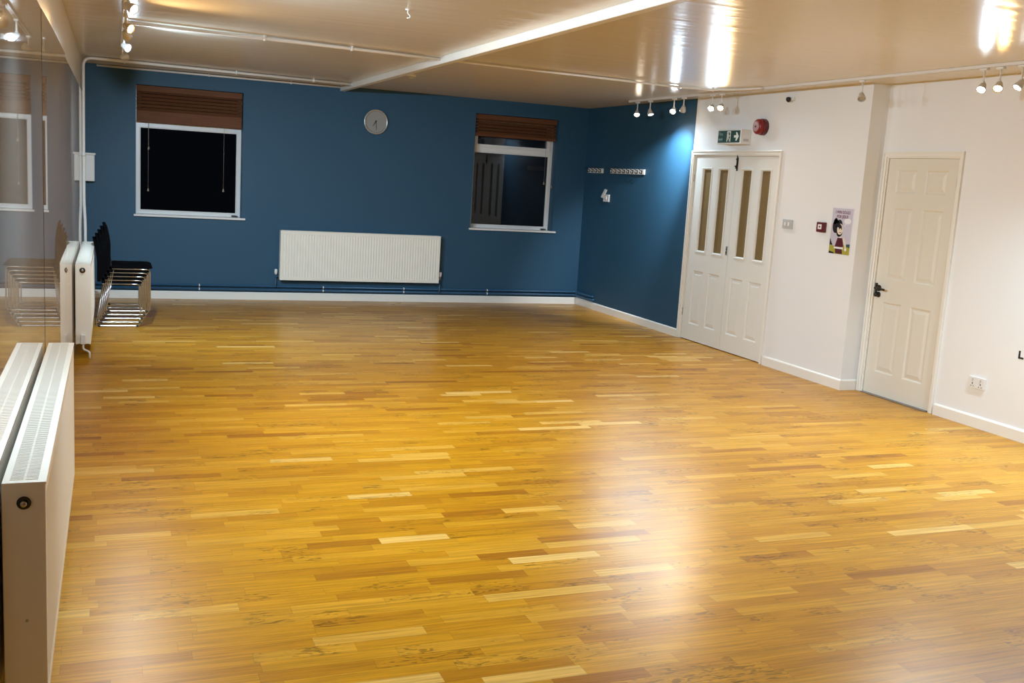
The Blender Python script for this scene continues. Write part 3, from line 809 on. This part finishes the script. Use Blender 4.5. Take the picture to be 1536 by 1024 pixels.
t = thing('wall_socket', 'white double power socket low on the right wall', 'socket', (W2, 5.67, .33))
bm = B(); mbox(bm, MR2, 5.597, 5.746, .292, .378, .0005, .014); pl = obj('plate', bm, PLAST, t, bevel=.003)
for u in (5.634, 5.709):
    bm = B(); mbox(bm, MR2, u-.004, u+.004, .322, .333, .0141, .0148); 
    for q in (-.012, .012): mbox(bm, MR2, u+q-.0035, u+q+.0035, .304, .311, .0141, .0148)
    obj('socket_holes', bm, BLACKP, pl)
    bm = B(); mbox(bm, MR2, u-.006+.0, u+.006, .348, .366, .014, .0185); obj('rocker', bm, GREYP, pl, bevel=.001)

t = thing('wall_lettering', 'black capital letter cut by the right edge of view', 'lettering', (W2, 5.30, .58))
bm = B(); poly(bm, MR2, [(5.345, .583), (5.345, .640), (5.330, .640), (5.330, .596), (5.300, .596), (5.300, .583)], .0003, .002)
obj('letter', bm, BLACKT, t)

# ------------------------------------------------------------------ poster
PU0, PU1, PV0, PV1 = 7.045, 7.328, 1.147, 1.558
t = thing('poster', 'lilac cartoon poster with magenta heading beside the red call point', 'poster', (W, 7.19, 1.147))
mats = [PWHT, PAPER, PBLK, PSKIN, PMAR, PYEL, PTEAL, PWHT]
def P(x, y):   # poster coordinates: x 0..1 from left, y 0..1 from bottom
    return (PU1 - x*(PU1-PU0), PV0 + y*(PV1-PV0))
bm = B(); mbox(bm, MR, PU0, PU1, PV0, PV1, .0006, .0018, 0)
def pp(pts, d, mi): poly(bm, MR, [P(*q) for q in pts], .0018+d*.0003, .0018+d*.0003+.0003, mi)
def pe(cx, cy, rx, ry, d, mi, rot=0.): pp(ell(cx, cy, rx, ry, 22, rot=rot), d, mi)
pp([(.03, .02), (.97, .02), (.97, .975), (.03, .975)], 0, 1)
pp([(.03, .02), (.97, .02), (.97, .19), (.70, .22), (.40, .17), (.03, .20)], 1, 5)
pp([(.03, .20), (.03, .34), (.13, .24), (.18, .195)], 1, 2)
pp([(.80, .19), (.97, .17), (.97, .25), (.80, .24)], 2, 6)
pp([(.03, .02), (.30, .02), (.25, .05), (.03, .07)], 2, 2)
# plain generic child: dark hair, red top and skirt
pe(.24, .60, .15, .15, 2, 2); pe(.40, .62, .14, .12, 2, 2); pe(.20, .70, .09, .06, 2, 2, .5); pe(.43, .48, .14, .10, 2, 2)
pe(.45, .54, .135, .115, 3, 3)
pe(.40, .61, .13, .045, 4, 2, -.25)
pe(.42, .55, .016, .022, 4, 2); pe(.52, .55, .016, .022, 4, 2); pp([(.42, .48), (.52, .475), (.49, .462), (.45, .464)], 4, 2)
pp([(.45, .44), (.53, .44), (.54, .35), (.45, .35)], 2, 3)
pp([(.38, .36), (.60, .36), (.68, .20), (.62, .15), (.28, .16)], 4, 4)
pp([(.30, .17), (.62, .17), (.66, .03), (.34, .03)], 3, 4)
pp([(.26, .17), (.66, .17), (.70, .13), (.24, .13)], 5, 7)
pp([(.60, .35), (.66, .38), (.76, .30), (.82, .14), (.76, .13), (.70, .26)], 3, 3)
pe(.79, .13, .05, .035, 4, 7)
pe(.76, .715, .16, .062, 2, 7); pp([(.68, .67), (.72, .66), (.60, .585)], 2, 7)
sh = obj('sheet', bm, mats, t)
text_mesh('I WIN SOULS', .0355, MR, (PU0+PU1)/2, PV0+.865*(PV1-PV0), .0024, MAG, 'heading', sh, align='CENTER', sx=.92, bold=.0008, depth=.0003)
text_mesh('FOR JESUS', .0355, MR, (PU0+PU1)/2, PV0+.775*(PV1-PV0), .0024, MAG, 'heading', sh, align='CENTER', sx=.92, bold=.0008, depth=.0003)

# ------------------------------------------------------------------ ceiling fittings
t = thing('ceiling_sensor', 'small pale round sensor on the ceiling beyond the beam', 'sensor', (2.794, 10.18, H))
bm = B(); lathe(bm, (2.794, 10.18, H-.0005), (0, 0, -1), [(0, .050), (.012, .050), (.016, .044)], 24); obj('base', bm, PLAST, t)
bm = B(); lathe(bm, (2.794, 10.18, H-.0165), (0, 0, -1), [(0, .030), (.014, .028), (.022, .016), (.023, 0)], 20); obj('lens', bm, GREYP, t)
t = thing('ceiling_hook', 'tiny white screw hook in the ceiling left of the beam', 'hook', (1.649, 6.15, H))
bm = B(); lathe(bm, (1.649, 6.15, H-.0005), (0, 0, -1), [(0, .016), (.004, .014)], 14); obj('base', bm, PIPEW, t)
bm = B(); tube(bm, [(1.649, 6.15, H-.004), (1.649, 6.15, H-.024), (1.664, 6.15, H-.034), (1.664, 6.15, H-.046), (1.646, 6.15, H-.050)], .003, 8, bend=.008); obj('hook', bm, PIPEW, t)
t = thing('wall_sensor', 'small black sensor high on the white wall near the ceiling', 'sensor', (W, 8.06, 2.50))
bm = B(); mbox(bm, MR, 8.02, 8.11, 2.492, 2.524, .0005, .03); obj('mount', bm, PLAST, t, bevel=.004)
bm = B(); lathe(bm, MR(8.065, 2.508, .030), (-1, 0, -.5), [(0, .018), (.020, .026), (.030, .022), (.034, 0)], 16); obj('sensor_head', bm, BLACKP, t)
bm = B(); box(bm, 2.605, 2.632, 6.78, 6.83, 2.560, H-.0005)
tag(obj('ceiling_clip', bm, PIPEW, bevel=.003), 'small pale clip on the far side of the ceiling beam', 'clip')

# ------------------------------------------------------------------ lighting tracks and spotlights
def track(x, y0, y1, label):
    t = thing('lighting_track', label, 'lighting track', (x, (y0+y1)/2, H), 'lighting tracks')
    bm = B(); box(bm, x-.018, x+.018, y0, y1, H-.022, H-.0005); obj('rail', bm, PIPEW, t, bevel=.002)
    bm = B(); box(bm, x-.005, x+.005, y0+.02, y1-.02, H-.0235, H-.022); obj('slot', bm, GREYP, t)
    for y in (y0, y1):
        bm = B(); box(bm, x-.020, x+.020, y-.012, y+.012, H-.025, H-.0005); obj('end_cap', bm, PIPEW, t, bevel=.003)
TX_L, TX_R = .085, 5.545
track(TX_L, 3.2, 9.95, 'white ceiling lighting track near the mirrors')
track(TX_R, 2.0, 10.70, 'white ceiling lighting track near the door wall')

KIND = {'cool': (COOL, (.60, .815, 1.0)), 'warm': (WARM, (1.0, .64, .30)), 'neutral': (NEUT, (.84, .92, 1.0)), 'off': (LENSOFF, None)}
def spot(x, y, aim, kind, label, power=1., drop=.115, cone=165, blend=1.):
    t = thing('track_spotlight', label, 'spotlight', (x, y, H-.022), 'track spotlights')
    d = Vector(aim).normalized()
    piv = Vector((x, y, H-.022-drop+.02))
    bm = B(); box(bm, x-.016, x+.016, y-.030, y+.030, H-.040, H-.0235); obj('adapter', bm, PIPEW, t, bevel=.003)
    bm = B(); cyl(bm, (x, y, H-.040), piv, .006, 10); lathe(bm, piv-Vector((0,0,.010)), (0, 0, 1), [(0, .005), (.004, .010), (.016, .010), (.020, .005)], 12); obj('stem', bm, PIPEW, t)
    o = piv - d*.022 - Vector((0, 0, .022))
    bm = B(); lathe(bm, o, d, [(0, 0), (.000, .012), (.012, .020), (.030, .0235), (.055, .032), (.066, .0335), (.066, .0285), (.058, .027)], 22)
    hd = obj('lamp_head', bm, simple('spot_head_grey', (.60, .58, .55), .3, metal=.3), t)
    bm = B(); lathe(bm, o + d*.0582, d, [(0, .0268), (.003, .022), (.0045, .010), (.005, 0)], 20)
    obj('lamp_lens', bm, KIND[kind][0], hd)
    if KIND[kind][1]:
        L = bpy.data.lights.new('spot_lamp', 'SPOT'); L.energy = 62*power; L.color = KIND[kind][1]
        L.spot_size = math.radians(cone); L.spot_blend = blend; L.shadow_soft_size = .025
        lo = bpy.data.objects.new('spot_lamp', L); COL.objects.link(lo)
        lo.parent = t
        lo.location = (o + d*.072) - Vector(t.location)
        lo.rotation_euler = d.to_track_quat('-Z', 'Y').to_euler()
# left track
spot(TX_L, 4.40, (.80, .20, -.50), 'cool', 'lit spotlight on the mirror-side track, second from the viewer', 4.1, cone=140)
spot(TX_L, 3.55, (.20, .05, -1.), 'cool', 'added unseen spotlight on the mirror-side track, straight above the nearest radiator', 2.0, cone=115)  # extra head added out of view to brighten radiator top and near floor
spot(TX_L, 5.40, (.66, .62, -.50), 'cool', 'lit spotlight on the mirror-side track, third from the viewer', 6.0, cone=106)
spot(TX_L, 6.30, (.70, -.55, -.50), 'cool', 'bright cool spotlight on the mirror-side track at the top edge', 2.0, cone=140)
spot(TX_L, 7.30, (.65, -.60, -.42), 'warm', 'orange glowing spotlight on the mirror-side track', 1.5, cone=140)
spot(TX_L, 7.72, (.36, .82, -.52), 'cool', 'small white lit spotlight just beyond the orange one', 7.2, cone=98)
spot(TX_L, 8.62, (.75, -.55, -.42), 'cool', 'white lit spotlight farthest along the mirror-side track', 1.8, cone=140)
spot(TX_L, 9.80, (.5, .4, .2), 'off', 'unlit white spotlight at the far end of the mirror-side track', drop=.10)
# right track
spot(TX_R, 10.52, (-.32, -.55, -.75), 'neutral', 'lit spotlight farthest along the door-side track, above the coat hooks', .5, cone=90)
spot(TX_R, 10.22, (.10, -.40, -.88), 'cool', 'lit spotlight second from the far end of the door-side track', 1.2, cone=125)
spot(TX_R, 9.70, (-.55, -.55, -.62), 'cool', 'large bright spotlight of the middle pair before the blue wall', .8, cone=105)
spot(TX_R, 9.50, (.30, .85, -.80), 'neutral', 'small tilted spotlight of the middle pair, turned to the blue wall', 3.8, drop=.105, cone=58, blend=.8)
spot(TX_R, 8.95, (-.58, -.55, -.60), 'cool', 'glaring white spotlight above the exit sign', .65, cone=150)
spot(TX_R, 8.78, (-.55, -.55, -.62), 'warm', 'warm yellow spotlight above the exit sign', .8, cone=135)
spot(TX_R, 6.75, (-.25, -.45, -.60), 'off', 'unlit grey spotlight hanging by the wall corner')
spot(TX_R, 5.52, (-.60, -.30, -.72), 'cool', 'lit spotlight over the cream door, left of three', .8, cone=130)
spot(TX_R, 5.38, (-.55, -.35, -.72), 'warm', 'lit warm spotlight over the cream door, middle of three', .5, cone=130)
spot(TX_R, 5.20, (-.55, .10, -.78), 'cool', 'lit spotlight over the cream door, right of three', 1.0, cone=150)
spot(TX_R, 4.40, (-.45, .15, -.88), 'cool', 'lit spotlight on the door-side track, nearest the viewer', 5.4, cone=135)

# ------------------------------------------------------------------ world, camera, view
w = bpy.data.worlds.new('night'); C.world = w; w.use_nodes = True
w.node_tree.nodes['Background'].inputs[0].default_value = (.0012, .0016, .0026, 1); w.node_tree.nodes['Background'].inputs[1].default_value = 1.

f, pitch, roll, yaw, h = 1525.945, -9.1494, 3.5308, 21.7257, 1.6389
pi, ro, ya = (math.radians(a) for a in (pitch, roll, yaw))
fw = Vector((math.sin(ya)*math.cos(pi), math.cos(ya)*math.cos(pi), math.sin(pi)))
r = Vector((math.cos(ya), -math.sin(ya), 0)); u = r.cross(fw)
r2 = r*math.cos(ro) + u*math.sin(ro); u2 = -r*math.sin(ro) + u*math.cos(ro)
cam = bpy.data.cameras.new('camera'); co = bpy.data.objects.new('camera', cam); COL.objects.link(co)
mw = Matrix((r2, u2, -fw)).transposed().to_4x4(); mw.translation = (0, 0, h); co.matrix_world = mw
cam.sensor_width = 36.; cam.sensor_fit = 'HORIZONTAL'; cam.lens = f*36/1536; cam.clip_start = .05; cam.clip_end = 60
C.camera = co
vs = C.view_settings
vs.view_transform = 'Standard'; vs.look = 'None'; vs.gamma = 1; vs.exposure = 0.2; vs.use_curve_mapping = False
C.cycles.use_denoising = True
C.cycles.max_bounces = 10; C.cycles.diffuse_bounces = 6; C.cycles.glossy_bounces = 5
C.cycles.sample_clamp_indirect = 6.
